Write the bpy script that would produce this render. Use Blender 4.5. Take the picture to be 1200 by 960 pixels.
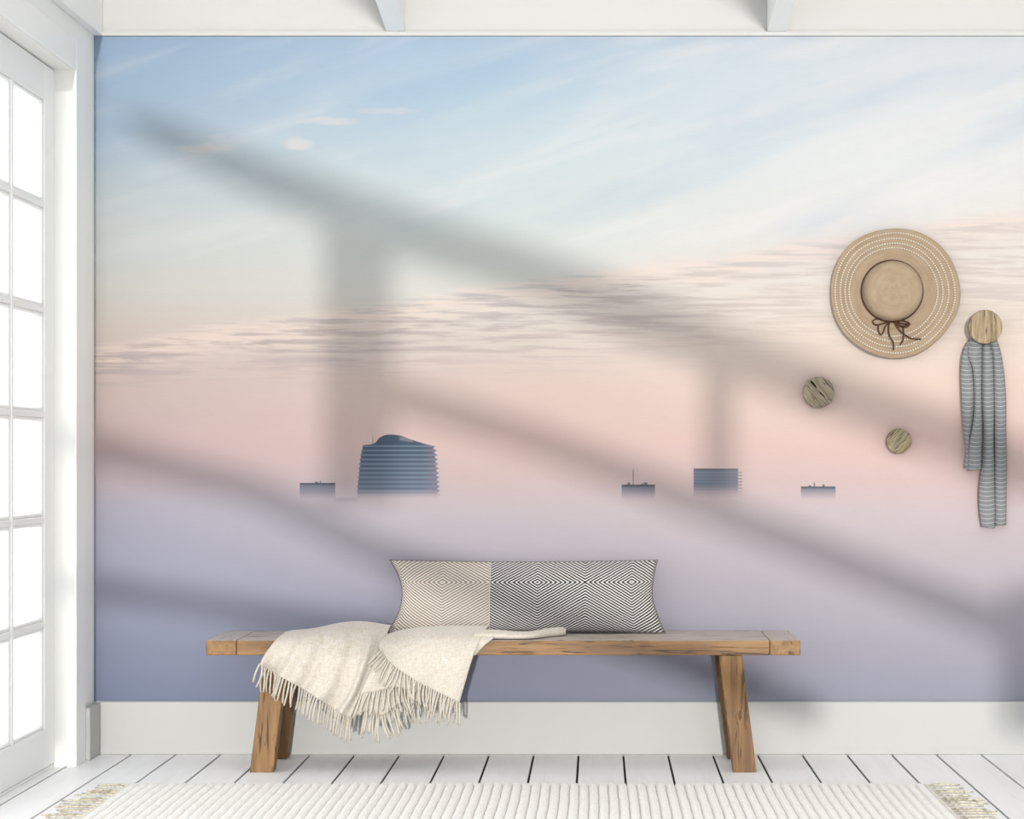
import bpy, bmesh, math, random
from mathutils import Vector, Matrix
random.seed(7)
for o in list(bpy.data.objects): bpy.data.objects.remove(o)
SC = bpy.context.scene
COL = SC.collection

# ------------------------------------------------------------------ camera
F = 2373.0           # focal length in pixels of the 1200x960 frame
VX, VY = 700.0, 535.0  # vanishing point of the room's depth lines
WALL = 6.80          # distance of the back wall, camera height is 1 m
cam_d = bpy.data.cameras.new('camera'); cam = bpy.data.objects.new('camera', cam_d); COL.objects.link(cam)
cam.location = (0, 0, 1.0); cam.rotation_euler = (math.pi/2, 0, 0)
cam_d.sensor_width = 36; cam_d.lens = 36*F/1200
cam_d.shift_x = -(VX-600)/1200; cam_d.shift_y = (VY-480)/1200
cam_d.clip_start = 0.05
SC.camera = cam

# ------------------------------------------------------------------ light
w = bpy.data.worlds.new('hazy_sky'); SC.world = w; w.use_nodes = True
bg = w.node_tree.nodes['Background']
bg.inputs[0].default_value = (0.985, 0.99, 1.0, 1); bg.inputs[1].default_value = 1.25
KX, KZ = -0.015, 0.08          # sun travels (KX, 1, -KZ): low, through the glazed gable added behind the camera
sd = bpy.data.lights.new('sun', 'SUN'); sun = bpy.data.objects.new('sun', sd); COL.objects.link(sun)
sun.rotation_euler = Vector((KX, 1, -KZ)).to_track_quat('-Z', 'Y').to_euler()
sun.location = (0, -8, 4)
sd.energy = 1.95; sd.angle = math.radians(0.80); sd.color = (1.0, 0.96, 0.91)
SC.view_settings.view_transform = 'Standard'; SC.view_settings.look = 'None'
SC.view_settings.exposure = 0.38; SC.view_settings.gamma = 1; SC.view_settings.use_curve_mapping = False

# ------------------------------------------------------------------ helpers
def P(px, py, y):
    """photo pixel + distance -> world point"""
    return Vector(((px-VX)*y/F, y, 1-(py-VY)*y/F))
def tag(o, label=None, cat=None, group=None, kind=None):
    if label: o['label'] = label
    if cat: o['category'] = cat
    if group: o['group'] = group
    if kind: o['kind'] = kind
    return o
def empty(name, loc, label=None, cat=None, group=None, kind=None):
    o = bpy.data.objects.new(name, None); COL.objects.link(o); o.location = loc; o.empty_display_size = 0.05
    return tag(o, label, cat, group, kind)
def worldloc(o):
    v = Vector(o.location)
    while o.parent: o = o.parent; v += Vector(o.location)
    return v
def build(name, bm, mat, parent=None, smooth=False, origin=None):
    """bm in world coordinates; origin defaults to the base centre"""
    me = bpy.data.meshes.new(name)
    if origin is None:
        xs = [v.co.x for v in bm.verts]; ys = [v.co.y for v in bm.verts]; zs = [v.co.z for v in bm.verts]
        origin = Vector(((min(xs)+max(xs))/2, (min(ys)+max(ys))/2, min(zs)))
    bmesh.ops.translate(bm, verts=bm.verts, vec=-Vector(origin))
    bm.to_mesh(me); bm.free()
    if smooth: me.polygons.foreach_set('use_smooth', [True]*len(me.polygons))
    me.materials.append(mat)
    o = bpy.data.objects.new(name, me); COL.objects.link(o)
    if parent:
        o.parent = parent; o.location = Vector(origin)-worldloc(parent)
    else: o.location = origin
    return o
def bbox(bm, x0, x1, y0, y1, z0, z1, bev=0.0):
    vs = [bm.verts.new((x, y, z)) for x in (x0, x1) for y in (y0, y1) for z in (z0, z1)]
    fs = [bm.faces.new([vs[i] for i in f]) for f in ((0,1,3,2),(4,6,7,5),(0,4,5,1),(2,3,7,6),(0,2,6,4),(1,5,7,3))]
    if bev:
        es = list({e for f in fs for e in f.edges})
        bmesh.ops.bevel(bm, geom=es, offset=bev, segments=1, affect='EDGES', profile=0.5)
def box(name, x0, x1, y0, y1, z0, z1, mat, parent=None, bev=0.0, kind=None):
    bm = bmesh.new(); bbox(bm, x0, x1, y0, y1, z0, z1, bev)
    o = build(name, bm, mat, parent)
    if kind: o['kind'] = kind
    return o
def hexa(name, bot, top, mat, parent=None, bev=0.0):
    """prism between two quads (4 points each)"""
    bm = bmesh.new(); a = [bm.verts.new(p) for p in bot]; b = [bm.verts.new(p) for p in top]
    bm.faces.new(a[::-1]); bm.faces.new(b)
    for i in range(4): bm.faces.new((a[i], a[(i+1) % 4], b[(i+1) % 4], b[i]))
    bmesh.ops.recalc_face_normals(bm, faces=bm.faces)
    if bev: bmesh.ops.bevel(bm, geom=list(bm.edges), offset=bev, segments=1, affect='EDGES')
    return build(name, bm, mat, parent)
def tube(bm, pts, r, n=6, r_end=None):
    pts = [Vector(p) for p in pts]; rings = []
    for i, p in enumerate(pts):
        t = (pts[min(i+1, len(pts)-1)]-pts[max(i-1, 0)]).normalized()
        up = Vector((0, 1, 0)) if abs(t.y) < 0.9 else Vector((1, 0, 0))
        a = t.cross(up).normalized(); b = t.cross(a)
        rr = r if r_end is None else r+(r_end-r)*i/(len(pts)-1)
        rings.append([bm.verts.new(p+(a*math.cos(q)+b*math.sin(q))*rr) for q in [2*math.pi*k/n for k in range(n)]])
    for A, B in zip(rings, rings[1:]):
        for k in range(n): bm.faces.new((A[k], A[(k+1) % n], B[(k+1) % n], B[k]))
    bm.faces.new(rings[0][::-1]); bm.faces.new(rings[-1])
def crom(pts, t):
    """Catmull-Rom through pts, t in 0..1"""
    n = len(pts)-1; s = min(max(t, 0), 1)*n; i = min(int(s), n-1); f = s-i
    p0 = pts[i-1] if i > 0 else pts[0]*2-pts[1]; p3 = pts[i+2] if i+2 <= n else pts[n]*2-pts[n-1]
    p1, p2 = pts[i], pts[i+1]
    return 0.5*((2*p1)+(p2-p0)*f+(2*p0-5*p1+4*p2-p3)*f*f+(3*p1-p0-3*p2+p3)*f**3)
def surf(grid, s, t):
    """grid[row][col] of points; s along the row, t down the rows"""
    return crom([crom(row, s) for row in grid], t)
def sheet(bm, fn, nu, nv, uvfn=None):
    uv = bm.loops.layers.uv.verify()
    vs = [[bm.verts.new(fn(i/nu, j/nv)) for i in range(nu+1)] for j in range(nv+1)]
    for j in range(nv):
        for i in range(nu):
            f = bm.faces.new((vs[j][i], vs[j+1][i], vs[j+1][i+1], vs[j][i+1]))
            if uvfn:
                for l, (a, b) in zip(f.loops, ((i, j), (i, j+1), (i+1, j+1), (i+1, j))): l[uv].uv = uvfn(a/nu, b/nv)
    return vs

# ------------------------------------------------------------------ node expressions
def lin(c):
    c /= 255.0
    return c/12.92 if c <= 0.04045 else ((c+0.055)/1.055)**2.4
KL = 0.60                       # sunlit things: share of the light they return
def rgb(r, g, b, k=1.0): return (min(lin(r)*k, 0.96), min(lin(g)*k, 0.96), min(lin(b)*k, 0.96), 1)
class NT:
    def __init__(s, name):
        s.m = bpy.data.materials.new(name); s.m.use_nodes = True; s.t = s.m.node_tree; s.t.nodes.clear()
        s.out = s.t.nodes.new('ShaderNodeOutputMaterial')
    def n(s, typ, **kw):
        nd = s.t.nodes.new(typ)
        for k, v in kw.items(): setattr(nd, k, v)
        return nd
    def put(s, sock, v):
        if isinstance(v, X): s.t.links.new(v.s, sock)
        elif isinstance(v, bpy.types.NodeSocket): s.t.links.new(v, sock)
        else: sock.default_value = v
    def math(s, op, *a):
        nd = s.n('ShaderNodeMath', operation=op)
        for i, v in enumerate(a): s.put(nd.inputs[i], v)
        return X(s, nd.outputs[0])
    def coord(s, kind='Object'): return s.n('ShaderNodeTexCoord').outputs[kind]
    def sep(s, v):
        nd = s.n('ShaderNodeSeparateXYZ'); s.put(nd.inputs[0], v); return [X(s, o) for o in nd.outputs]
    def comb(s, x=0.0, y=0.0, z=0.0):
        nd = s.n('ShaderNodeCombineXYZ')
        for i, v in enumerate((x, y, z)): s.put(nd.inputs[i], v)
        return nd.outputs[0]
    def noise(s, vec, scale=1.0, detail=3.0, rough=0.5, dist=0.0):
        nd = s.n('ShaderNodeTexNoise'); s.put(nd.inputs['Vector'], vec)
        for k, v in (('Scale', scale), ('Detail', detail), ('Roughness', rough), ('Distortion', dist)): nd.inputs[k].default_value = v
        return X(s, nd.outputs[0])
    def smooth(s, x, a, b):
        nd = s.n('ShaderNodeMapRange', interpolation_type='SMOOTHSTEP', clamp=True); s.put(nd.inputs[0], x)
        s.put(nd.inputs[1], a); s.put(nd.inputs[2], b); nd.inputs[3].default_value = 0; nd.inputs[4].default_value = 1
        return X(s, nd.outputs[0])
    def ramp(s, x, stops, interp='LINEAR'):
        nd = s.n('ShaderNodeValToRGB'); s.put(nd.inputs[0], x); cr = nd.color_ramp; cr.interpolation = interp
        while len(cr.elements) < len(stops): cr.elements.new(0.5)
        for e, (p, c) in zip(cr.elements, stops): e.position = p; e.color = c
        return nd.outputs[0]
    def mix(s, f, a, b, blend='MIX'):
        nd = s.n('ShaderNodeMix', data_type='RGBA', blend_type=blend); s.put(nd.inputs[0], f)
        s.put(nd.inputs[6], a); s.put(nd.inputs[7], b); return nd.outputs[2]
    def bump(s, h, strength=0.3, dist=0.002):
        nd = s.n('ShaderNodeBump'); nd.inputs['Strength'].default_value = strength; nd.inputs['Distance'].default_value = dist
        s.put(nd.inputs['Height'], h); return nd.outputs[0]
    def pbr(s, color, rough=0.6, normal=None, coat=0.0, spec=0.5, sheen=0.0):
        nd = s.n('ShaderNodeBsdfPrincipled'); s.put(nd.inputs['Base Color'], color); s.put(nd.inputs['Roughness'], rough)
        nd.inputs['Specular IOR Level'].default_value = spec; nd.inputs['Coat Weight'].default_value = coat
        if sheen: nd.inputs['Sheen Weight'].default_value = sheen
        if normal is not None: s.t.links.new(normal, nd.inputs['Normal'])
        s.t.links.new(nd.outputs[0], s.out.inputs[0]); return s.m
class X:
    def __init__(s, nt, sock): s.nt, s.s = nt, sock
    def __add__(s, o): return s.nt.math('ADD', s, o)
    __radd__ = __add__
    def __sub__(s, o): return s.nt.math('SUBTRACT', s, o)
    def __rsub__(s, o): return s.nt.math('SUBTRACT', o, s)
    def __mul__(s, o): return s.nt.math('MULTIPLY', s, o)
    __rmul__ = __mul__
    def __truediv__(s, o): return s.nt.math('DIVIDE', s, o)
    def f(s, op, *a): return s.nt.math(op, s, *a)

# ------------------------------------------------------------------ materials
def paint(name, c, rough=0.5, grain=0.0):
    t = NT(name); co = t.coord(); n = t.noise(co, 3.0, 2.0)
    col = t.mix(n*0.5, rgb(*c), rgb(*[v*0.975 for v in c]))
    nr = None
    if grain: nr = t.bump(t.noise(co, 260.0, 2.0), grain, 0.001)
    return t.pbr(col, rough, nr, spec=0.35)
M_UPPER = paint('pale_grey_wall_paint', (188, 188, 186), 0.6)
M_WALL = paint('white_wall_paint', (243, 243, 240), 0.6)
M_TRIM = paint('white_trim_paint', (243, 244, 243), 0.4)
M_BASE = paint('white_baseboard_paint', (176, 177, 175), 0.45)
def plank_mat():
    t = NT('white_painted_floor_board'); co = t.coord(); x, y, z = t.sep(co)
    rnd = X(t, t.n('ShaderNodeObjectInfo').outputs['Random'])
    v = t.comb(x*16.0, y*1.3+rnd*40.0, rnd*20.0)
    g = t.noise(v, 1.0, 4.0, 0.6, 1.2); fine = t.noise(t.comb(x*140.0, y*4.0+rnd*9.0, rnd), 1.0, 2.0)
    col = t.mix(t.smooth(g, 0.45, 0.75)*0.35, rgb(250, 251, 252), rgb(230, 231, 232))
    col = t.mix(t.smooth(fine, 0.55, 0.8)*0.25, col, rgb(205, 204, 202))
    col = t.mix(rnd*0.15, col, rgb(222, 226, 230))
    return t.pbr(col, 0.42, t.bump(g+fine*0.5, 0.15, 0.002), spec=0.4)
M_PLANK = plank_mat()
M_GAP = paint('dark_floor_gap', (26, 25, 24), 0.9)
def wood(name, axis, c1, c2, dark, rot=0.0, scale=1.0, coat=0.0, rough=0.55, top_sheen=False, thr=0.60):
    t = NT(name); x, y, z = t.sep(t.coord()); rnd = X(t, t.n('ShaderNodeObjectInfo').outputs['Random'])
    if axis == 'X': l, a, b = x, y, z
    elif axis == 'Y': l, a, b = y, x, z
    else: l, a, b = z, x, y
    if rot:
        l, a = l*math.cos(rot)+a*math.sin(rot), a*math.cos(rot)-l*math.sin(rot)
    v = t.comb(l*2.2*scale+rnd*31.0, a*26.0*scale+rnd*7.0, b*26.0*scale)
    g = t.noise(v, 1.0, 5.0, 0.62, 0.9)
    v2 = t.comb(l*9.0*scale+rnd*17.0, a*150.0*scale, b*150.0*scale); fine = t.noise(v2, 1.0, 3.0, 0.6)
    v3 = t.comb(l*5.0*scale+rnd*53.0, a*62.0*scale, b*62.0*scale+rnd*3.0); crack = t.noise(v3, 1.0, 3.0, 0.55, 1.5)
    col = t.mix(t.smooth(g, 0.3, 0.7), rgb(*c1, KL), rgb(*c2, KL))
    col = t.mix(t.smooth(fine, 0.5, 0.8)*0.45, col, rgb(*dark, KL))
    ck = t.smooth(crack, thr, thr+0.07)
    if top_sheen:
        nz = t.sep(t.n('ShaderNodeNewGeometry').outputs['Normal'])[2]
        col = t.mix(t.smooth(nz, 0.5, 0.95)*(0.5+g*0.45), col, rgb(252, 246, 240, KL))  # pales up-facing wood: grazing reflection painted into the colour
    col = t.mix(ck*0.8, col, rgb(*[q*0.45 for q in dark], KL))
    return t.pbr(col, rough, t.bump(g*0.5+fine*0.4-ck, 0.35, 0.003), coat=coat, spec=0.5)
M_BENCH_X = wood('bench_wood_along', 'X', (176, 130, 68), (126, 84, 38), (70, 42, 18), rough=0.5, coat=0.05, top_sheen=True, thr=0.575)
M_BENCH_Y = wood('bench_wood_end', 'Y', (176, 132, 72), (132, 90, 42), (84, 52, 24), rough=0.5, coat=0.05, top_sheen=True)
M_BENCH_Z = wood('bench_wood_leg', 'Z', (172, 128, 68), (122, 82, 36), (68, 40, 18), thr=0.58)
KN = ((200, 178, 138), (140, 116, 80), (80, 60, 38))
M_KNOB = [wood('knob_wood_upright', 'Z', *KN, scale=2.4, thr=0.58),
          wood('knob_wood_falling', 'Z', (190, 176, 150), (130, 112, 84), (66, 48, 34), rot=-0.72, scale=2.2, thr=0.55),
          wood('knob_wood_rising', 'Z', (194, 178, 140), (134, 114, 78), (70, 52, 34), rot=0.82, scale=2.2, thr=0.56)]
M_PEG = wood('peg_wood', 'Y', *KN, scale=2.0)
def glass_mat():
    t = NT('clear_window_glass')
    tr = t.n('ShaderNodeBsdfTransparent'); gl = t.n('ShaderNodeBsdfGlossy'); gl.inputs['Roughness'].default_value = 0.03
    mx = t.n('ShaderNodeMixShader'); mx.inputs[0].default_value = 0.05
    t.t.links.new(tr.outputs[0], mx.inputs[1]); t.t.links.new(gl.outputs[0], mx.inputs[2]); t.t.links.new(mx.outputs[0], t.out.inputs[0])
    return t.m
M_GLASS = glass_mat()
def weave(name, c1, c2, warp=240.0, sheen=0.3, mott=14.0):
    t = NT(name); uvx, uvy, _ = t.sep(t.coord('UV'))
    a = t.noise(t.comb(uvx*warp, uvy*40.0), 1.0, 2.0); b = t.noise(t.comb(uvx*40.0, uvy*warp), 1.0, 2.0)
    th = (uvx*warp*2.2).f('SINE')*(uvy*warp*2.2).f('SINE')
    n = t.noise(t.comb(uvx, uvy), mott, 3.0)
    f = t.smooth((a+b)*0.5, 0.34, 0.66)
    col = t.mix(f*0.65+n*0.25, rgb(*c1, KL), rgb(*c2, KL))
    return t.pbr(col, 0.9, t.bump(th*0.3+a+b, 0.35, 0.002), spec=0.15, sheen=sheen)
M_THROW = weave('cream_wool_weave', (255, 251, 243), (224, 209, 186))
def plain(name, c, rough=0.85, scale=400.0, var=0.1, bump=0.3, k=KL):
    t = NT(name); n = t.noise(t.coord(), scale, 3.0)
    return t.pbr(t.mix(t.smooth(n, 0.35, 0.7)*1.0, rgb(*c, k), rgb(*[v*(1-var) for v in c], k)), rough, t.bump(n, bump, 0.002), spec=0.2)
M_FRINGE = plain('cream_wool_yarn', (252, 244, 228), var=0.16)
M_RUGFR = plain('straw_coloured_cotton', (226, 218, 196), var=0.3, scale=90.0, k=0.9)
M_RUG = plain('cream_rug_pile', (248, 246, 242), var=0.06, scale=180.0, bump=0.5, k=1.0)
M_BIND = plain('cream_rug_binding', (238, 232, 222), var=0.08, scale=160.0, bump=0.4, k=0.95)
M_CORD = plain('brown_leather_cord', (98, 62, 44), 0.6, 300.0, 0.25)
M_STITCH = plain('ivory_open_stitch', (246, 238, 222), 0.8, 300.0, 0.05)
def straw():
    t = NT('woven_tan_straw'); x, y, z = t.sep(t.coord('UV'))   # uv: radius (m), angle
    ring = (x*(2*math.pi/0.0052)).f('SINE'); rad = (y*520.0).f('SINE'); n = t.noise(t.comb(x*60.0, y*9.0), 1.0, 3.0); m = t.noise(t.comb(x*600.0, y*220.0), 1.0, 2.0)
    col = t.mix(t.smooth(n, 0.3, 0.7), rgb(200, 178, 150, KL), rgb(186, 162, 134, KL))
    col = t.mix(t.smooth(ring, 0.5, 1.0)*0.22+t.smooth(m, 0.5, 0.75)*0.25, col, rgb(146, 124, 100, KL))
    return t.pbr(col, 0.75, t.bump(ring*0.5+rad*0.2+m*0.5, 0.4, 0.0015), spec=0.25)
M_STRAW = straw()
def chevron(name, light, dark, period, duty, soft, fade):
    t = NT(name); u, v, _ = t.sep(t.coord('UV'))     # metres on the cover
    wob = t.noise(t.comb(u*30.0, v*30.0), 1.0, 2.0)
    W = 0.157
    tri = ((u-0.248+20*W)/W).f('PINGPONG', 1.0)*W
    vv = (v-0.052).f('ABSOLUTE')
    ph = (vv+tri*0.62+wob*0.004)/period
    s = (ph*(2*math.pi)).f('SINE')
    yarn = t.noise(t.comb(u*900.0, v*500.0), 1.0, 2.0)
    m = t.smooth(s+(yarn-0.5)*1.0, duty-soft, duty+soft)
    col = t.mix(m*fade, rgb(*light, KL), rgb(*dark, KL))
    return t.pbr(col, 0.92, t.bump(s*0.4+yarn, 0.5, 0.002), spec=0.15, sheen=0.2)
M_CHEV_D = chevron('black_ivory_herringbone', (252, 250, 246), (24, 24, 26), 0.0098, -0.1, 0.25, 1.0)
M_CHEV_L = chevron('cream_brown_herringbone', (255, 249, 238), (112, 84, 66), 0.0100, 0.25, 0.45, 0.9)
def towel():
    t = NT('grey_striped_cotton'); u, v, _ = t.sep(t.coord('UV'))
    st = (v/0.0150).f('FRACT'); wv = t.noise(t.comb(u*700.0, v*300.0), 1.0, 2.0); n = t.noise(t.comb(u*20.0, v*8.0), 1.0, 2.0)
    m = t.smooth(st, 0.76, 0.84)*(1.0-t.smooth(st, 0.92, 1.0))
    col = t.mix(t.smooth(wv, 0.35, 0.7), rgb(164, 168, 170, KL), rgb(134, 138, 142, KL)); col = t.mix(n*0.25, col, rgb(150, 150, 150, KL))
    col = t.mix(m*0.75, col, rgb(222, 224, 224, KL))
    return t.pbr(col, 0.9, t.bump(wv, 0.3, 0.0015), spec=0.15)
M_TOWEL = towel()

# ------------------------------------------------------------------ the printed mural (a flat print on the back wall)
S = F/WALL                      # print units per metre: columns run 110..., rows 43..822 on this print
def mural_mat(org):
    t = NT('printed_sunrise_fog_mural'); x, y, z = t.sep(t.coord())
    c = (x+org.x)*S+VX; r = VY-(z+org.z-1.0)*S
    R0, R1 = 40.0, 830.0
    def pos(v): return (v-R0)/(R1-R0)
    K = 0.62
    left = [(43,(166,190,219)),(110,(170,194,218)),(190,(190,205,216)),(270,(206,212,211)),(340,(212,210,204)),(390,(213,200,192)),(450,(209,191,186)),(520,(207,184,183)),(560,(196,181,187)),(600,(182,180,196)),(680,(170,173,192)),(760,(148,156,180)),(825,(136,147,174))]
    mid = [(43,(184,207,229)),(110,(196,217,230)),(190,(210,224,229)),(270,(218,227,225)),(340,(224,224,218)),(390,(224,214,206)),(450,(223,202,193)),(520,(223,196,189)),(560,(213,192,189)),(600,(203,193,198)),(680,(186,181,196)),(760,(166,170,190)),(825,(152,160,184))]
    right = [(43,(224,231,239)),(110,(231,236,240)),(190,(236,239,239)),(270,(240,236,232)),(340,(243,232,224)),(390,(246,230,217)),(450,(244,221,208)),(520,(238,208,200)),(560,(228,202,199)),(600,(218,204,207)),(680,(200,192,200)),(760,(182,179,193)),(825,(168,170,188))]
    rr = (r-R0)/(R1-R0)
    wob = t.noise(t.comb(c*0.004, r*0.012), 1.0, 2.0)
    rw = rr+(wob-0.5)*0.03
    cols = [t.ramp(rw, [(pos(p), rgb(*q, K)) for p, q in L]) for L in (left, mid, right)]
    base = t.mix(t.smooth(c, 90.0, 640.0), cols[0], cols[1])
    base = t.mix(t.smooth(c, 520.0, 1120.0), base, cols[2])
    # thin cirrus streaks rising to the right, in the upper sky
    a = math.radians(-17)
    p = c*math.cos(a)+r*math.sin(a); q = r*math.cos(a)-c*math.sin(a)
    ci = t.noise(t.comb(p*0.0035, q*0.024), 1.0, 4.0, 0.5, 0.25)
    sky = (1.0-t.smooth(r, 240.0, 360.0))
    base = t.mix(t.smooth(ci, 0.46, 0.74)*sky*(0.3+0.4*t.smooth(c, 350.0, 850.0)), base, rgb(242, 241, 240, K))
    ci2 = t.noise(t.comb(p*0.003+7.0, q*0.013), 1.0, 3.0, 0.5)
    base = t.mix(t.smooth(ci2, 0.48, 0.75)*sky*0.28, base, rgb(152, 186, 222, K))
    # small puffs
    for cx, cy, sx, sy, k in ((240,174,34,6,0.55),(254,160,12,4,0.3),(350,169,17,8,0.75),(384,142,34,5,0.6),(455,130,40,4,0.35),(992,258,12,6,0.5)):
        wv = t.noise(t.comb(c*0.05, r*0.12), 1.0, 3.0)
        d = (((c-cx)/sx).f('POWER', 2.0)+((r-cy+(wv-0.5)*8.0)/sy).f('POWER', 2.0))
        base = t.mix((1.0-t.smooth(d, 0.0, 1.5))*k*0.75, base, rgb(242, 230, 222, K))
    # the ribbed cloud bank: upper edge climbs to the right, streaks lie flat
    edge = 410.0-(c-110.0)*0.145+(t.noise(t.comb(c*0.010, 3.0), 1.0, 3.0)-0.5)*26.0
    dpt = r-edge
    fr = t.noise(t.comb(c*0.010, r*0.15), 1.0, 6.0, 0.6, 0.25)
    body = t.smooth(dpt+(fr-0.5)*40.0, -8.0, 14.0)*(1.0-t.smooth(dpt/(34.0+(c-110.0)*0.085), 0.6, 1.5))
    st = t.smooth(fr, 0.42, 0.62)
    lowr = t.smooth(c, 560.0, 1000.0)
    dark = t.mix(lowr, rgb(184, 172, 172, K), rgb(214, 198, 192, K))
    base = t.mix(body*st*(0.72-0.12*lowr), base, dark)
    lit = t.smooth(dpt+(fr-0.5)*30.0, -14.0, 0.0)*(1.0-t.smooth(dpt, 6.0, 40.0))*(1.0-st)
    base = t.mix(lit*0.55, base, rgb(250, 226, 214, K))
    # far skyline standing in the fog
    def inside(lo, hi, v, e=0.7): return t.smooth(v, lo-e, lo+e)*(1.0-t.smooth(v, hi-e, hi+e))
    fog = 1.0-t.smooth(r, 569.0, 588.0)
    def block(c0, c1, r0, colr, fade=fog, k=0.9, base=base):
        return t.mix(inside(c0, c1, c)*t.smooth(r, r0-0.7, r0+0.7)*fade*k, base, colr)
    slate = rgb(92, 106, 126, K); slate2 = rgb(72, 84, 100, K)
    def low(base, c0, c1, r0, masts):
        m = inside(c0, c1, c)*t.smooth(r, r0-0.6, r0+0.6)*fog
        cl = t.mix(1.0-t.smooth(r, r0+1.5, r0+3.5), rgb(112, 124, 144, K), slate2)
        win = t.smooth((c*1.9).f('SINE'), 0.2, 0.8)*inside(r0+3.5, r0+9.0, r)
        cl = t.mix(win*0.25, cl, rgb(150, 160, 176, K))
        base = t.mix(m*0.92, base, cl)
        for mc, mr, mw in masts:
            base = t.mix(inside(mc-mw, mc+mw, c, 0.5)*inside(mr, r0+1, r, 0.6)*0.75, base, slate2)
        return base
    base = low(base, 351.5, 393.0, 566.0, ((375.5, 563.2, 0.6), (371.0, 564.6, 2.0)))
    base = low(base, 728.5, 767.5, 568.0, ((742.0, 550.0, 0.5), (737.0, 565.5, 1.6), (756.5, 565.5, 2.2), (752.5, 566.4, 1.0)))
    base = low(base, 938.5, 979.0, 570.2, ((954.2, 565.8, 0.8), (965.0, 567.8, 1.4), (949.0, 568.8, 1.6)))
    base = t.mix(inside(393.0, 418.0, c, 5.0)*inside(583.0, 588.0, r, 2.0)*0.35, base, rgb(150, 150, 166, K))
    # slab block with stacked balconies
    fl = t.smooth(((r-549.0)*(2*math.pi/3.7)).f('SINE'), -0.1, 0.7)
    sl = t.mix(fl*0.35, rgb(98, 114, 136, K), rgb(144, 154, 170, K)); sl = t.mix((1.0-t.smooth(r, 550.5, 552.0)), sl, slate2)
    sl = t.mix(t.smooth(c, 825.0, 862.0)*0.35, sl, rgb(160, 156, 164, K))
    fog2 = 1.0-t.smooth(r, 566.0, 585.0)
    base = t.mix(inside(812.8, 864.8, c)*t.smooth(r, 548.6, 549.8)*fog2*0.92, base, sl)
    base = t.mix(inside(864.8, 869.6, c, 0.5)*fl*t.smooth(r, 552.0, 554.0)*fog2*0.65, base, slate)
    # the rounded tower with ring balconies
    d = t.smooth(r, 516.0, 585.0)
    q = ((r-519.0)/62.0).f('MAXIMUM', 0.0).f('MINIMUM', 1.0).f('POWER', 0.42)
    fph = ((r-521.5)*(2*math.pi/5.25)).f('SINE')
    le = 428.5-10.0*q-fph*0.5; re = 506.5+8.0*q+fph*1.7
    roofc = t.n('ShaderNodeFloatCurve'); cu = roofc.mapping.curves[0]
    pts = [(0.0, 521.5), (0.13, 519.5), (0.22, 512.5), (0.33, 509.4), (0.48, 510.0), (0.62, 513.5), (0.82, 518.8), (1.0, 522.5)]
    while len(cu.points) < len(pts): cu.points.new(0.5, 0.5)
    for cp, (a_, b_) in zip(cu.points, pts): cp.location = (a_, (b_-500)/30.0)
    roofc.mapping.update(); t.put(roofc.inputs[1], (c-428.0)/80.0)
    roof = X(t, roofc.outputs[0])*30.0+500.0
    m = t.smooth(c-le, -0.8, 0.8)*(1.0-t.smooth(c-re, -0.8, 0.8))*t.smooth(r-roof, -0.6, 0.8)*(1.0-t.smooth(r, 572.0, 586.0))
    fl = t.smooth(fph, -0.5, 0.9)*t.smooth(r, 520.0, 523.0)
    tc = t.mix(fl, rgb(58, 82, 106, K), rgb(102, 126, 148, K))
    tc = t.mix(d*0.3, tc, rgb(160, 168, 186, K)); tc = t.mix(t.smooth(c, 490.0, 514.0)*0.28, tc, rgb(170, 140, 150, K))
    tc = t.mix(inside(468.0, 484.0, c, 2.0)*inside(512.0, 516.0, r-(c-468.0)*0.16, 0.8)*0.3, tc, rgb(200, 190, 190, K))
    base = t.mix(m*0.96, base, tc)
    base = t.mix(inside(436.5, 437.5, c, 0.5)*inside(511.0, 520.0, r, 0.5)*0.5, base, slate2)
    # paper and ink grain
    gr = t.noise(t.comb(c*0.9, r*0.9), 1.0, 2.0); wv = t.noise(t.comb(c*0.06, r*1.1), 1.0, 2.0)
    base = t.mix((gr*0.5+wv*0.5-0.5)*0.22+0.05, base, rgb(120, 116, 124, K))
    return t.pbr(base, 0.75, None, spec=0.12)

# ------------------------------------------------------------------ room shell
LW = -1.69; RW = 3.0; FRONT = -3.0; DOOR = -1.75
JY = 6.53; HEAD = 2.248
fl = box('floor', -1.90, RW, FRONT, WALL, -0.08, -0.007, M_GAP, kind='structure')
k = -13; x = -0.063-0.15*12
n0 = None
while x < RW-0.01:
    a, b = max(x+0.0036, -1.90), min(x+0.1464, RW)
    wdt = round(b-a, 3)
    if b-a > 0.02:
        if n0 is not None and abs(wdt-n0[1]) < 1e-3:
            o = n0[0].copy(); COL.objects.link(o); o.parent = fl; o.location = Vector(((a+b)/2, (FRONT+WALL-0.001)/2, -0.0068))-worldloc(fl)
        else:
            o = box('plank', a, b, FRONT, WALL-0.001, -0.0068, 0.0, M_PLANK, fl, bev=0.0012)
            if abs(wdt-0.143) < 1e-3: n0 = (o, wdt)
    x += 0.15
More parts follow.
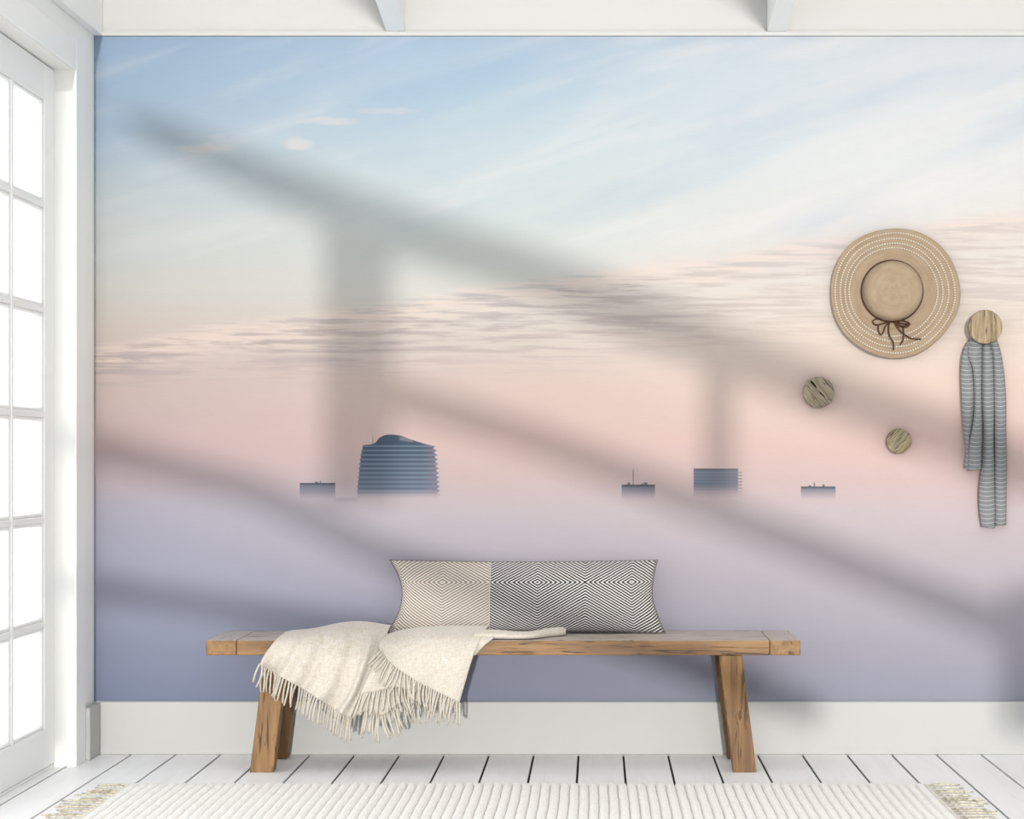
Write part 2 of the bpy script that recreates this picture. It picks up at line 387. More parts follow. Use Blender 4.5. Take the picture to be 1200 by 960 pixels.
# ceiling: pitched up towards the camera, with beams below it
SL = 0.095
def cz(y, z): return z+SL*(WALL-y)
GL0, GL1 = 5.2, -2.6            # unseen roof glazing added between these distances to brighten the room
def slab(bm, y0, y1, x0, x1, z0, z1):
    vs = [bm.verts.new((x, y, cz(y, z))) for x in (x0, x1) for y in (y0, y1) for z in (z0, z1)]
    for f in ((0,1,3,2),(4,6,7,5),(0,4,5,1),(2,3,7,6),(0,2,6,4),(1,5,7,3)): bm.faces.new([vs[i] for i in f])
bm = bmesh.new()
slab(bm, WALL, GL0, -1.90, RW, 2.64, 2.72); slab(bm, GL1, FRONT, -1.90, RW, 2.64, 2.72)
bmesh.ops.recalc_face_normals(bm, faces=bm.faces)
ce = build('ceiling', bm, M_WALL); ce['kind'] = 'structure'
sk = empty('fill_skylight', (0.55, 0, cz(0, 2.64)), kind='structure')
for i in range(4):
    xa = -1.90+(RW+1.90)/4*i; bm = bmesh.new(); slab(bm, GL0, GL1, xa+0.01, xa+(RW+1.90)/4-0.01, 2.66, 2.666)
    bmesh.ops.recalc_face_normals(bm, faces=bm.faces); build('pane', bm, M_GLASS, sk)
ends = (WALL-0.001, FRONT)
for xa in ((453-VX)/S, (899-VX)/S, (1345-VX)/S):
    xb = xa+0.063
    hexa('beam', [(xa, ends[0], 2.424), (xb, ends[0], 2.424), (xb, ends[1], cz(ends[1], 2.424)), (xa, ends[1], cz(ends[1], 2.424))],
         [(xa, ends[0], 2.64), (xb, ends[0], 2.64), (xb, ends[1], cz(ends[1], 2.64)), (xa, ends[1], cz(ends[1], 2.64))], M_TRIM, ce)
wb = box('wall_back', LW-0.16, RW, WALL, WALL+0.12, -0.08, 2.72, M_UPPER, kind='structure')
tr = box('trim_1', LW, RW, WALL-0.014, WALL, 2.411, 2.424, M_UPPER, kind='structure')
wr = box('wall_right', RW, RW+0.1, FRONT, WALL+0.12, 0, 4.1, M_WALL, kind='structure')
# left wall: return beside the corner, header over the door, then glazing
bm = bmesh.new()
bbox(bm, LW-0.12, LW, JY, WALL, 0, 2.64)
bbox(bm, LW-0.12, LW, 5.645, JY, HEAD, 2.64)
wl = build('wall_left', bm, M_WALL); wl['kind'] = 'structure'
tb = box('trim_2', LW, LW+0.030, 5.645, WALL-0.001, 2.412, 2.64, M_TRIM, kind='structure', bev=0.002)
bm = bmesh.new()
bbox(bm, LW, LW+0.010, JY, 6.65, 0, HEAD+0.097, 0.002)
bbox(bm, LW, LW+0.010, 5.645, JY, HEAD, HEAD+0.097, 0.002)
cs = build('trim_3', bm, M_TRIM); cs['kind'] = 'structure'
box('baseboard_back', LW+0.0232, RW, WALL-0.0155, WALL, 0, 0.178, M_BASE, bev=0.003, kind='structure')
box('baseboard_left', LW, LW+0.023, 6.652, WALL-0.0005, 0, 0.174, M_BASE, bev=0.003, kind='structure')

# glazed door: two panes wide, six high
D = empty('door_1', ((DOOR+DOOR-0.05)/2, 6.05, 0.0), kind='structure')
dx0, dx1 = DOOR-0.045, DOOR
yF, yN = JY-0.002, 5.645
gz0, gz1 = 0.135, 2.13
gy1 = 6.414; gy0 = 5.71
box('stile', dx0, dx1, gy1, yF, 0.012, HEAD-0.004, M_TRIM, D, bev=0.002)
box('stile', dx0, dx1, yN, gy0, 0.012, HEAD-0.004, M_TRIM, D, bev=0.002)
box('rail', dx0, dx1, gy0, gy1, 0.012, gz0, M_TRIM, D, bev=0.002)
box('rail', dx0, dx1, gy0, gy1, gz1, HEAD-0.004, M_TRIM, D, bev=0.002)
mw = 0.020
pw = (gy1-gy0)/2; ph = (gz1-gz0)/6
for j in range(6):
    for i in range(2):
        a0, a1 = gy0+pw*i+(mw/2 if i else 0), gy0+pw*(i+1)-(0 if i else mw/2)
        b0, b1 = gz0+ph*j+(mw/2 if j else 0), gz0+ph*(j+1)-(0 if j == 5 else mw/2)
        pn = box('pane', dx0+0.018, dx0+0.022, a0+0.001, a1-0.001, b0+0.001, b1-0.001, M_GLASS, D)
        bm = bmesh.new()       # glazing bead round each pane
        for bx in ((a0, a1, b0, b0+0.010), (a0, a1, b1-0.010, b1), (a0, a0+0.010, b0+0.010, b1-0.010), (a1-0.010, a1, b0+0.010, b1-0.010)):
            bbox(bm, dx0+0.024, dx1-0.006, *bx, 0.002)
        build('glazing_bead', bm, M_TRIM, pn)
box('muntin', dx0+0.004, dx1, gy0+pw-mw/2, gy0+pw+mw/2, gz0, gz1, M_TRIM, D, bev=0.003)
for j in range(1, 6):
    z = gz0+ph*j
    for i in range(2):
        a0, a1 = gy0+pw*i+(mw/2 if i else 0), gy0+pw*(i+1)-(0 if i else mw/2)
        box('muntin', dx0+0.004, dx1-0.001, a0, a1, z-mw/2, z+mw/2, M_TRIM, D, bev=0.003)
box('threshold', DOOR-0.12, DOOR-0.002, yN, JY-0.001, 0.0, 0.010, M_TRIM, D, bev=0.002)

# tall glazing along the left wall towards the room
W1 = empty('window_1', (-1.80, 1.3, 0.0), kind='structure')
wx0, wx1 = -1.80, -1.75
LY = [5.643, 3.50, 1.35, -0.80, FRONT]
for z, h in ((0.045, 0.09), (1.067, 0.05), (2.178, 0.07)): box('rail', wx0, wx1, FRONT, 5.643, z-h/2, z+h/2, M_TRIM, W1)
for ya, yb in zip(LY, LY[1:]):
    for za, zb in ((0.09, 1.042), (1.092, 2.143)):
        box('mullion', wx0+0.003, wx1-0.003, yb, yb+0.06, za, zb, M_TRIM, W1)
        box('pane', wx0+0.03, wx0+0.036, yb+0.06, ya, za, zb, M_GLASS, W1)
hexa('pane', [(wx0+0.03, FRONT, 2.213), (wx0+0.036, FRONT, 2.213), (wx0+0.036, 5.643, 2.213), (wx0+0.03, 5.643, 2.213)],
     [(wx0+0.03, FRONT, cz(FRONT, 2.638)), (wx0+0.036, FRONT, cz(FRONT, 2.638)), (wx0+0.036, 5.643, cz(5.643, 2.638)), (wx0+0.03, 5.643, cz(5.643, 2.638))], M_GLASS, W1)
# unseen glazed gable added behind the camera, bars shaped to shadow the mural
W3 = empty('shadow_gable', (0.5, FRONT, 0.0), kind='structure')
box('pane', -1.90, RW, FRONT-0.012, FRONT-0.006, 0.0, cz(FRONT, 2.638), M_GLASS, W3)
def gable(u, v):
    """point of the gable whose shadow falls on the mural at column u, row v"""
    k = WALL-FRONT; return Vector(((u-VX)/S-KX*k, FRONT, 1-(v-VY)/S+KZ*k))
def shadow_bar(name, pts, wd):
    bm = bmesh.new(); q = [gable(*p[:2]) for p in pts]; A = []; n = len(q)
    for i, p in enumerate(q):
        t = (q[min(i+1, n-1)]-q[max(i-1, 0)]).normalized(); nn = Vector((-t.z, 0, t.x))*((pts[i][2] if len(pts[i]) > 2 else wd)/S/2)
        A.append([bm.verts.new(p+o) for o in (nn+Vector((0, 0.0, 0)), nn+Vector((0, 0.05, 0)), -nn+Vector((0, 0.05, 0)), -nn)])
    for a_, b_ in zip(A, A[1:]):
        for k in range(4): bm.faces.new((a_[k], a_[(k+1) % 4], b_[(k+1) % 4], b_[k]))
    bm.faces.new(A[0][::-1]); bm.faces.new(A[-1]); bmesh.ops.recalc_face_normals(bm, faces=bm.faces)
    build(name, bm, M_TRIM, W3)
shadow_bar('shadow_bar', [(145, 138, 8), (190, 158, 34), (300, 205, 46), (440, 262), (640, 326), (900, 432), (1260, 570), (1700, 738)], 60)
shadow_bar('shadow_bar', [(455, 462), (640, 520), (820, 592), (1000, 664), (1260, 768), (1500, 864)], 40)
shadow_bar('shadow_bar', [(95, 520), (300, 576), (436, 645), (640, 716), (960, 836)], 34)
shadow_bar('shadow_bar', [(105, 688), (330, 724), (480, 752)], 28)
shadow_bar('shadow_post', [(420, 262), (420, 590)], 82)
shadow_bar('shadow_post', [(842, 420), (842, 600)], 36)
shadow_bar('shadow_post', [(88, 40), (88, 880)], 36)
shadow_bar('shadow_post', [(1196, 690), (1196, 860)], 50)

# mural
bm = bmesh.new(); bbox(bm, LW+0.0005, RW-0.0005, WALL-0.0025, WALL, 0.1785, 2.4105)
org = Vector(((LW+RW)/2, WALL-0.00125, 0.1785))
mu = build('wall_mural', bm, mural_mat(org), origin=org)
tag(mu, 'printed wall mural of a pastel sunrise sky with towers rising out of fog', 'mural')

# ------------------------------------------------------------------ bench
BY0, BY1 = 6.40, 6.745; BZ0, BZ1 = 0.371, 0.419
BX0, BX1 = -1.237, 0.6415
B = empty('wooden_bench', ((BX0+BX1)/2, (BY0+BY1)/2, 0), 'rustic brown wooden bench with splayed legs standing against the mural', 'bench')
EB = 0.097
for a, b in ((BX0, BX0+EB-0.001), (BX1-EB+0.001, BX1)):
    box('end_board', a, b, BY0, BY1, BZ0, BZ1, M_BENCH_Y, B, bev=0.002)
wdt = (BY1-BY0)/3
for i in range(3):
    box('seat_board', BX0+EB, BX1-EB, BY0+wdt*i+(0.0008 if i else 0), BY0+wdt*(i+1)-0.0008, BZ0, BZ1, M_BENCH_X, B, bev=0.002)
for sgn in (-1, 1):
    cxm = (BX0+BX1)/2
    for y0, y1 in ((BY0+0.004, BY0+0.062), (BY1-0.062, BY1-0.004)):
        t0, t1 = cxm+sgn*0.683, cxm+sgn*0.755; b0, b1 = cxm+sgn*0.728, cxm+sgn*0.802
        hexa('leg', [(b0, y0, 0), (b1, y0, 0), (b1, y1, 0), (b0, y1, 0)], [(t0, y0, BZ0), (t1, y0, BZ0), (t1, y1, BZ0), (t0, y1, BZ0)], M_BENCH_Z, B, bev=0.002)
    u0, u1 = cxm+sgn*0.698, cxm+sgn*0.745
    box('cross_rail', min(u0, u1), max(u0, u1), BY0+0.0625, BY1-0.0625, BZ0-0.062, BZ0-0.0005, M_BENCH_Y, B, bev=0.002)

# ------------------------------------------------------------------ pillow
PC = Vector((-0.245, 6.690, 0.5385)); HA, HB, HT = 0.446, 0.128, 0.060
tilt = math.radians(24)
def pill(u, v, side):
    kx = 0.105 if u < 0 else 0.045
    x = HA*u*(1-kx*(1-v*v)*abs(u)**6)
    if u > 0 and v < 0: x += 0.022*(u**8)*(-v)
    z = HB*v*(1-0.06*(1-u*u)**0.7*abs(v)**3)
    e = max((1-u**8)*(1-v*v), 0.0)
    th = HT*e**0.55*(1-0.12*u*u)
    th *= 1+0.07*math.sin(u*9+v*4)*abs(v)+0.05*math.sin(u*17-v*7)
    yy = -th if side else th*0.75
    return PC+Vector((x, yy*math.cos(tilt)+z*math.sin(tilt), z*math.cos(tilt)*1.0-yy*math.sin(tilt)*-1.0*0.0+yy*0.0))
useam = ((573-VX)*6.60/F-PC.x)/HA
PI_ = empty('lumbar_pillow', (PC.x, 6.60, BZ1), 'long lumbar pillow, cream at one end and black herringbone at the other', 'pillow')
for nm, ua, ub, mat, lab in (('cover_panel', -1, useam, M_CHEV_L, 'cream and brown herringbone end of the cover'), ('cover_panel', useam, 1, M_CHEV_D, 'black and ivory herringbone part of the cover')):
    bm = bmesh.new(); nu = int(70*(ub-ua)/2)+4; nv = 30
    for side in (0, 1):
        def cu(s): return ua+(ub-ua)*s
        def cv(t): return math.sin((t-0.5)*math.pi)
        sheet(bm, lambda s, t: pill(cu(s), -cv(t), side), nu, nv, lambda s, t: (cu(s)*HA+0.2, -cv(t)*HB))
    bmesh.ops.remove_doubles(bm, verts=bm.verts, dist=0.0004)
    bmesh.ops.recalc_face_normals(bm, faces=bm.faces)
    o = build(nm, bm, mat, PI_, smooth=True); o['label'] = lab
bm = bmesh.new()
ring = [pill(math.cos(a), 0, 0) for a in ()]
edge = [(-1+2*i/60, -1) for i in range(61)]+[(1, -1+2*i/24) for i in range(1, 25)]+[(1-2*i/60, 1) for i in range(1, 61)]+[(-1, 1-2*i/24) for i in range(1, 25)]
tube(bm, [pill(u, v, 1) for u, v in edge], 0.0028, 5)
build('seam_edge', bm, plain('charcoal_seam', (158, 150, 142), var=0.3), PI_, smooth=True)
seam = [pill(useam, math.sin((i/20-0.5)*math.pi*0.98), 1)+Vector((0, -0.001, 0)) for i in range(21)]
bm = bmesh.new(); tube(bm, seam, 0.0016, 5); build('centre_seam', bm, M_FRINGE, PI_, smooth=True)

# ------------------------------------------------------------------ throw blanket
T = empty('throw_blanket', P(430, 742, 6.42), 'cream fringed wool throw blanket draped over the bench edge', 'blanket')
T.location.z = BZ1
cloth = bmesh.new()
def G(rows): return [[P(px, py, d) for px, py in pts] for d, pts in rows]
def fold(grid, amp, freq, ph, t0=0.3, push=Vector((0, -1, 0.15))):
    def fn(s, t):
        p = surf(grid, s, t); k = min(max((t-t0)/(1-t0), 0), 1)**0.7
        a = amp*(math.sin(s*2*math.pi*freq+ph+t*0.8)+0.4*math.sin(s*2*math.pi*freq*2.3+ph*2))
        return p+push*(a*k+amp*0.25*math.sin(s*11+t*9))
    return fn
gA = G([(6.60, [(354,738.5),(377,737),(405,733),(430,732),(462,736)]),
        (6.51, [(338,740.5),(367,737),(400,730.5),(428,729.5),(458,734)]),
        (6.40, [(325,749),(356,746),(391,743),(424,744),(452,747)]),
        (6.368,[(314,763),(345,767),(381,774),(416,778),(441,772)]),
        (6.362,[(309,772),(335,785),(371,799),(404,812),(427,808)]),
        (6.368,[(306,779),(329,793),(362,812),(390,831),(411,843)])])
gB = G([(6.535, [(472,738.5),(492,735.5),(518,734),(545,733.5),(573,733.5)]),
        (6.47, [(461,741),(486,739),(514,738),(542,738),(569,738)]),
        (6.385,[(452,745),(480,747.5),(510,748),(538,748),(563,748.5)]),
        (6.338,[(446,750.5),(474,761),(504,768),(531,771),(554,770)]),
        (6.330,[(444,758),(468,775),(496,789),(522,797),(546,796)]),
        (6.332,[(447,767),(463,781.5),(489,799),(514,811.5),(538,824)])])
gC = G([(6.375,[(448,757),(462,760),(480,765),(495,770)]),
        (6.350,[(440,774),(456,778),(476,782),(494,788)]),
        (6.346,[(430,796),(448,796),(469,796),(490,802)]),
        (6.350,[(421.5,814),(441,810.5),(464,805.5),(488,812)])])
gD = G([(6.378,[(432,790),(444,792),(456,792),(468,790)]),
        (6.372,[(424,812),(440,818),(453,816),(470,812)]),
        (6.374,[(412,842),(433,832),(447,839),(466,826)])])
gE = G([(6.386,[(466,790),(490,792),(512,794),(535,796)]),
        (6.380,[(464,808),(490,810),(512,812),(536,812)]),
        (6.380,[(466,824),(490,822),(512,824),(536,824)])])
FOLDS = {'A': fold(gA, 0.016, 3.6, 0.6), 'B': fold(gB, 0.006, 2.2, 2.0, 0.4), 'C': fold(gC, 0.003, 1.5, 0), 'D': fold(gD, 0.0008, 1.5, 1), 'E': fold(gE, 0.002, 2, 0)}
def add(fn, nu, nv, sx, sy, off): sheet(cloth, fn, nu, nv, lambda s, t: (off+s*sx, t*sy))
add(FOLDS['A'], 56, 44, 0.40, 0.45, 0.0); add(FOLDS['B'], 48, 40, 0.34, 0.42, 1.0)
add(FOLDS['C'], 20, 16, 0.14, 0.16, 2.0); add(FOLDS['D'], 16, 12, 0.1, 0.12, 3.0); add(FOLDS['E'], 20, 10, 0.2, 0.1, 4.0)
# turned-back flap and the flat tail on the seat
gF = G([(6.50, [(558,738.5),(566,739.5),(578,741)]), (6.398,[(556,747),(566,747),(578.5,747)]), (6.372,[(553,758),(561,756),(568,756)]), (6.380,[(551,769),(554,768.5),(557,768)])])
add(fold(gF, 0.001, 1, 0), 12, 14, 0.07, 0.12, 5.0)
tail = [P(556,743.5,6.44), P(578,743.5,6.455), P(600,744.5,6.45), P(622,744.3,6.455), P(643,741.5,6.53), P(663,739.8,6.575)]
def tailfn(s, t):
    p = crom(tail, s); a = 2*math.pi*t; hh = 0.0115*(1+0.15*math.sin(s*9))*(1.0 if s < 0.97 else 0.8)
    q = p+Vector((0.0, 0.055*math.cos(a)*(1-0.25*s), hh*math.sin(a)))
    q.z = max(q.z, BZ1+0.004); return q
add(tailfn, 40, 16, 0.3, 0.16, 6.0)
bmesh.ops.recalc_face_normals(cloth, faces=cloth.faces)
cl = build('cloth', cloth, M_THROW, T, smooth=True)
so = cl.modifiers.new('thickness', 'SOLIDIFY'); so.thickness = 0.0035; so.offset = 0
def strand(p, dx, dy, px_len, push=0.0, wob=1.5, r=0.0035):
    """p: hem point; dx,dy direction on the hanging plane in photo units"""
    sc = 2.695e-3; L = math.hypot(dx, dy); dx, dy = dx/L*px_len*sc, dy/L*px_len*sc
    w1, w2 = random.uniform(-wob, wob)*sc, random.uniform(-wob, wob)*sc
    pts = []
    for i in range(6):
        t = i/5; pts.append(p+Vector((dx*t+w1*math.sin(t*math.pi)+w2*t*t, -0.004*math.sin(t*math.pi)-push*t, -dy*t+0.002)))
    bm = bmesh.new(); tube(bm, pts, r, 5, r*0.8)
    build('fringe_strand', bm, M_FRINGE, T, smooth=True, origin=p)
for i in range(40):
    s = i/39; p = FOLDS['A'](s, 1.0)
    if i < 3: strand(p, -4+i*2, 20, 22+4*i, 0.004, 5)
    elif i < 9: strand(p, random.uniform(-6, 7), 24, random.uniform(26, 33), 0.006, 4)
    else: strand(p, random.uniform(-9, -4)*(1-s*0.7), 25, random.uniform(25, 30), 0.003, 1.5)
for i in range(34):
    s = i/33; p = FOLDS['B'](s, 1.0)
    if i < 4: strand(p+Vector((0, -0.004, 0.012*(3-i)/3)), -15, 17, 21, 0.006, 2)
    elif i < 11: strand(p, random.uniform(-12, -8), 23, random.uniform(24, 29), 0.006, 1.5)
    elif i < 15: strand(p, random.uniform(-2, 3), 27, 28, 0.005, 2)
    else: strand(p, random.uniform(-7, 1), 26, random.uniform(25, 30), 0.004, 2)
for i in range(20):
    s = i/19; p = FOLDS['C'](s*0.85, 1.0)
    strand(p, -11+s*18+random.uniform(-3, 3), 27, random.uniform(25, 31), 0.006, 2)
for i in range(18):
    s = 0.25+0.75*i/17; p = FOLDS['D'](s, 1.0)
    strand(p, (-3 if i < 9 else 9)+random.uniform(-3, 4), 27, random.uniform(26, 33), 0.003, 2.5)
for i in range(24):
    p = FOLDS['E'](i/23, 1.0); strand(p, random.uniform(-5, 5), 26, random.uniform(22, 29), 0.001, 2.5, 0.0027)

# ------------------------------------------------------------------ straw hat
HC = P(1048, 343.5, 6.775)
H = empty('straw_hat', (HC.x, 6.79, HC.z-0.2), 'wide brimmed tan straw sun hat with a brown cord bow hanging on the mural', 'hat')
def hat_pt(r, a, h, off=0.0):
    k = max(0.0, (r-0.10)/0.117)
    rr = r*(1+k*(0.010*math.sin(3*a+0.6)+0.008*math.sin(5*a+2.0)))
    yy = 0.006*k*k*math.sin(4*a+1.0)+0.004*k*math.sin(7*a)
    return Vector((HC.x+math.cos(a)*rr-0.012*(1-k if k < 1 else 0), 6.782-h+yy, HC.z+math.sin(a)*rr+0.004*(1-k if k < 1 else 0)))
def lathe(bm, prof, n=128):
    uv = bm.loops.layers.uv.verify()
    rings = [[bm.verts.new(hat_pt(r, 2*math.pi*k/n, h)) for k in range(n)] for r, h in prof]
    for j in range(len(prof)-1):
        for k in range(n):
            f = bm.faces.new((rings[j][k], rings[j+1][k], rings[j+1][(k+1) % n], rings[j][(k+1) % n]))
            arc = [sum(math.dist(prof[q], prof[q+1]) for q in range(m)) for m in (j, j+1)]
            for l, (m, q) in zip(f.loops, ((0, k), (1, k), (1, k+1), (0, k+1))): l[uv].uv = (arc[m], q/n)
    return rings
def brim_h(r):
    k = (r-0.10)/0.117; return 0.020+0.012*(1-k)**2+0.006*math.sin(k*3.0)
bm = bmesh.new(); prof = [(0.217-0.117*i/22, brim_h(0.217-0.117*i/22)) for i in range(23)]
lathe(bm, prof); bmesh.ops.recalc_face_normals(bm, faces=bm.faces)
br = build('brim', bm, M_STRAW, H, smooth=True); m = br.modifiers.new('thickness', 'SOLIDIFY'); m.thickness = 0.003; m.offset = 1
bm = bmesh.new(); h0 = brim_h(0.10)
prof = [(0.1005, h0-0.001), (0.0995, h0+0.020), (0.0975, h0+0.036), (0.094, h0+0.047), (0.087, h0+0.055), (0.075, h0+0.060), (0.058, h0+0.063), (0.038, h0+0.065), (0.018, h0+0.066), (0.0015, h0+0.066)]
rg = lathe(bm, prof); bm.faces.new(rg[-1])
bmesh.ops.recalc_face_normals(bm, faces=bm.faces)
build('crown', bm, M_STRAW, H, smooth=True)
for pr, n in ((69.5, 150), (62.8, 136), (56.6, 122), (51.2, 110)):
    r = pr/S*1.005; bm = bmesh.new()
    for k in range(n):
        a = 2*math.pi*k/n; c = hat_pt(r, a, brim_h(r)+0.0025); rad = Vector((math.cos(a), 0, math.sin(a))); tan = Vector((-math.sin(a), 0, math.cos(a))); up = Vector((0, -0.0022, 0))
        q = [c+rad*(0.0023*i)+tan*(0.0023*j) for i, j in ((-1, -1), (1, -1), (1, 1), (-1, 1))]
        lo = [bm.verts.new(p-up) for p in q]; hi = [bm.verts.new(p+up) for p in q]
        bm.faces.new(hi)
        for i in range(4): bm.faces.new((lo[i], lo[(i+1) % 4], hi[(i+1) % 4], hi[i]))
    bmesh.ops.recalc_face_normals(bm, faces=bm.faces)
    build('stitch_row', bm, M_STITCH, H)
bm = bmesh.new(); tube(bm, [hat_pt(0.1022, 2*math.pi*k/90, h0+0.004) for k in range(91)], 0.0027, 6)
cord = build('cord_band', bm, M_CORD, H, smooth=True)
def hp(cx, cy): return P(1000+cx/5.645, 260+cy/5.645, 6.738)
def curve(ctrl, n=18): return [crom(ctrl, i/n) for i in range(n+1)]
for nm, pts in (('bow_loop', [(255,655),(205,640),(150,642),(128,660),(150,682),(200,672),(255,657)]),
                ('bow_loop', [(165,682),(166,720),(183,748),(200,724),(212,692),(248,660)]),
                ('bow_loop', [(258,655),(300,652),(352,660),(374,678),(350,696),(308,686),(262,658)]),
                ('bow_loop', [(262,660),(300,668),(345,676),(368,672),(340,690),(300,690)]),
                ('bow_tail', [(240,660),(233,705),(240,755),(264,800),(268,850)]),
                ('bow_tail', [(330,694),(332,740),(328,785),(311,811)]),
                ('bow_tail', [(268,660),(310,722),(370,766),(410,774),(448,777)])):
    bm = bmesh.new(); tube(bm, curve([hp(*p) for p in pts]), 0.0024, 6); build(nm, bm, M_CORD, H, smooth=True)
bm = bmesh.new(); bmesh.ops.create_uvsphere(bm, u_segments=10, v_segments=8, radius=0.0055); bmesh.ops.translate(bm, verts=bm.verts, vec=hp(254, 656)); build('bow_knot', bm, M_CORD, H, smooth=True)

# ------------------------------------------------------------------ wall knobs
def knob(px, py, rpx, mat, label, yf):
    c = P(px, py, yf); r = rpx*yf/F; n = 48
    K = empty('wall_hook', (c.x, WALL-0.0025, c.z-r), label, 'wall hook', 'round wooden wall knobs')
    bm = bmesh.new(); prof = [(r*0.9, 0.022), (r*0.985, 0.019), (r, 0.015), (r, 0.005), (r*0.97, 0.0015), (r*0.6, 0.0), ]
    rings = [[bm.verts.new((c.x+math.cos(2*math.pi*k/n)*q, yf+h, c.z+math.sin(2*math.pi*k/n)*q)) for k in range(n)] for q, h in prof]
    for A, Bq in zip(rings, rings[1:]):
        for k in range(n): bm.faces.new((A[k], A[(k+1) % n], Bq[(k+1) % n], Bq[k]))
    bm.faces.new(rings[0]); bm.faces.new(rings[-1][::-1])
    bmesh.ops.recalc_face_normals(bm, faces=bm.faces)
    build('disc', bm, mat, K)
    bm = bmesh.new(); tube(bm, [(c.x, yf+0.021, c.z), (c.x, WALL-0.003, c.z)], r*0.42, 20); build('peg', bm, M_PEG, K)
    return K
knob(1155, 383, 20.0, M_KNOB[0], 'largest round wooden wall knob, upright grain, with the grey striped towel on it', 6.722)
k2 = knob(959.5, 460, 18.3, M_KNOB[1], 'bare round wooden wall knob with a dark crack falling across its grain', 6.755)
M_CRACK = plain('dark_bark_crack', (58, 40, 26), var=0.4, scale=300.0)
for (ax, ay), (bx, by), hw in (((949.6, 445.6), (957.4, 455.9), 1.5), ((959.8, 459.2), (967.0, 466.3), 1.0)):
    bm = bmesh.new(); a, b = P(ax, ay, 6.7552), P(bx, by, 6.7552); nrm = Vector((-(b-a).z, 0, (b-a).x)).normalized()*hw*6.755/F
    ol = [a, a.lerp(b, 0.3)+nrm, a.lerp(b, 0.75)+nrm*0.8, b, a.lerp(b, 0.6)-nrm*0.7, a.lerp(b, 0.25)-nrm]
    lo = [bm.verts.new(p+Vector((0, 0.002, 0))) for p in ol]; hi = [bm.verts.new(p+Vector((0, -0.0006, 0))) for p in ol]
    bm.faces.new(hi); bm.faces.new(lo[::-1])
    for i in range(6): bm.faces.new((lo[i], lo[(i+1) % 6], hi[(i+1) % 6], hi[i]))
    bmesh.ops.recalc_face_normals(bm, faces=bm.faces); build('crack', bm, M_CRACK, k2)
knob(1054, 517, 14.8, M_KNOB[2], 'smallest round wooden wall knob, bare, with slanting grain and no dark crack', 6.755)

# ------------------------------------------------------------------ towel
TW = empty('hanging_towel', P(1155, 618, 6.775), 'grey towel with thin white stripes hanging from the largest wooden knob', 'towel')
bm = bmesh.new()
def strip(rows, d0, bulge, skew=0.0, u0=0.0):
    """rows: (py, x_left, x_right) in photo units"""
    Lc = [Vector((xl, py, 0)) for py, xl, xr in rows]; Rc = [Vector((xr, py, 0)) for py, xl, xr in rows]
    def fn(s, t):
        a, b = crom(Lc, t), crom(Rc, t); q = a.lerp(b, s)
        d = d0-bulge*(1-(2*s-1)**2)+0.0012*math.sin(t*14+s*5)
        if t < 0.1: d += (0.1-t)*0.12
        return P(q.x, q.y+skew*(s-0.5), d)
    def uvf(s, t):
        p = fn(s, t); return (u0+s*0.1, -p.z+0.012*(2*s-1)**2*0.4+skew*0.0004*(s-0.5)+1.0)
    sheet(bm, fn, 12, 60, uvf)
strip([(395,1150,1159),(420,1149.5,1164),(470,1150.5,1165),(510,1152.5,1164.5),(545,1150,1165.5),(575,1147,1166),(598,1147.5,1166.3),(618.5,1150,1166)], 6.777, 0.016, 1.5, 0.0)
strip([(395,1158,1167),(420,1163.5,1174),(460,1165,1178.5),(510,1165.5,1179),(560,1166,1179.3),(616,1166,1179)], 6.777, 0.014, -1.0, 0.2)
strip([(396,1137,1146),(410,1129,1143),(430,1126,1141),(460,1126.3,1142.5),(500,1128.5,1140),(530,1131.5,1138.5),(549,1129.3,1140)], 6.772, 0.012, 1.0, 0.4)
strip([(397,1136,1151),(415,1134,1150.3),(432,1140,1150),(460,1141.8,1150),(490,1141,1150.5),(520,1136,1150),(551,1134.5,1149.5)], 6.758, 0.014, -2.0, 0.6)
# the part looped over the peg, behind the disc
gT = G([(6.757,[(1137,399),(1147,401),(1160,401),(1168,399)]), (6.757,[(1142,388),(1149,386),(1160,386),(1166,388)]), (6.763,[(1146,380),(1150,374.5),(1159,374.5),(1164,380)]),
        (6.775,[(1142,388),(1149,384),(1160,384),(1166,388)]), (6.780,[(1140,400),(1148,402),(1160,402),(1168,400)])])
sheet(bm, lambda s, t: surf(gT, s, t), 14, 20, lambda s, t: (s*0.1, t*0.15))
bmesh.ops.recalc_face_normals(bm, faces=bm.faces)
tw = build('cloth', bm, M_TOWEL, TW, smooth=True); m = tw.modifiers.new('thickness', 'SOLIDIFY'); m.thickness = 0.0022; m.offset = 0

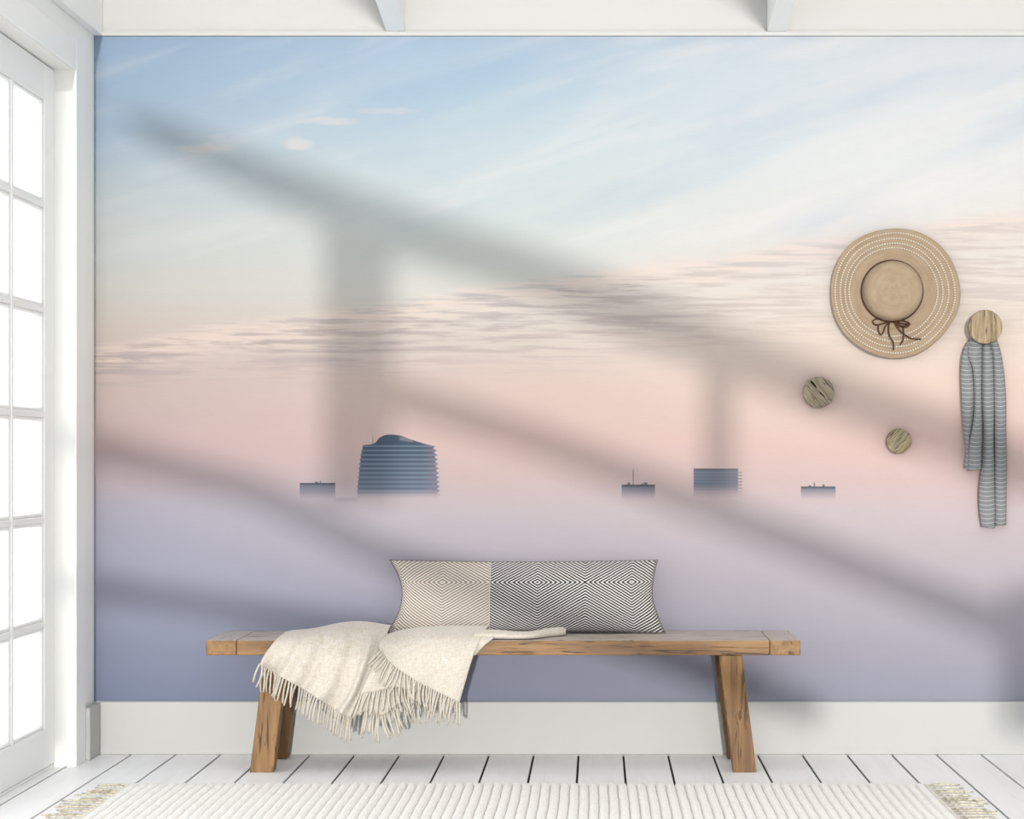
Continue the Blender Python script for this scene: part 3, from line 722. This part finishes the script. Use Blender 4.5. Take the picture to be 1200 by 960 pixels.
# ------------------------------------------------------------------ rug
RX0, RX1, RY0, RY1 = -1.425, 1.000, 4.75, 6.135
R = empty('rug', ((RX0+RX1)/2, (RY0+RY1)/2, 0), 'cream ribbed rug with straw coloured fringe ends on the white floor', 'rug')
bm = bmesh.new(); per = 0.029; ribs = round((RX1-RX0-0.03)/per); per = (RX1-RX0-0.03)/ribs
xs = []
for k in range(ribs):
    for q, h in ((0.0, 0.002), (0.06, 0.0075), (0.2, 0.0130), (0.5, 0.0155), (0.8, 0.0130), (0.94, 0.0075)): xs.append((RX0+0.015+(k+q)*per, h))
xs.append((RX1-0.015, 0.002)); xs = [(xs[0][0], 0.0)]+xs+[(xs[-1][0], 0.0)]
ysn = 28; rows = []
for j in range(ysn+1):
    y = RY1+(RY0-RY1)*j/ysn; rows.append([bm.verts.new((x+0.0010*math.sin(y*9+x*3)+0.0006*math.sin(y*31+x*40), y+(0.003*math.sin(x*37) if j == 0 else 0), h*(0.75 if j in (0, ysn) else 1)+0.0006*math.sin(x*90+y*50)*(h > 0.004))) for x, h in xs])
for A, Bq in zip(rows, rows[1:]):
    for i in range(len(A)-1): bm.faces.new((A[i], Bq[i], Bq[i+1], A[i+1]))
for row in (rows[0], rows[-1]):
    lo = [bm.verts.new((v.co.x, v.co.y, 0.0)) for v in row]
    for i in range(len(row)-1): bm.faces.new((row[i], row[i+1], lo[i+1], lo[i]))
bmesh.ops.recalc_face_normals(bm, faces=bm.faces)
build('ribbed_pile', bm, M_RUG, R, smooth=False)
for a, b in ((RX0, RX0+0.0145), (RX1-0.0145, RX1)): box('end_binding', a, b, RY0, RY1, 0.0, 0.008, M_BIND, R, bev=0.003)
for side in (-1, 1):
    y = RY1-0.004; xe = RX0 if side < 0 else RX1
    while y > RY0+0.01:
        L = random.uniform(0.085, 0.130); dy = random.uniform(-0.012, 0.012)+(0.020 if y > RY1-0.03 else 0.004*side)
        bend = random.uniform(-0.012, 0.012); hz = random.uniform(0.002, 0.007)
        pts = [Vector((xe-side*0.004+side*L*t, y+dy*t+bend*math.sin(t*2.5)*t, 0.0030+hz*math.sin(math.pi*min(t*1.2, 1))*0.6)) for t in (0, 0.2, 0.4, 0.6, 0.8, 1.0)]
        bm = bmesh.new(); tube(bm, pts, 0.0027, 6, 0.0022); build('fringe_strand', bm, M_RUGFR, R, smooth=True, origin=pts[0])
        y -= random.choice((0.020, 0.040, 0.052))
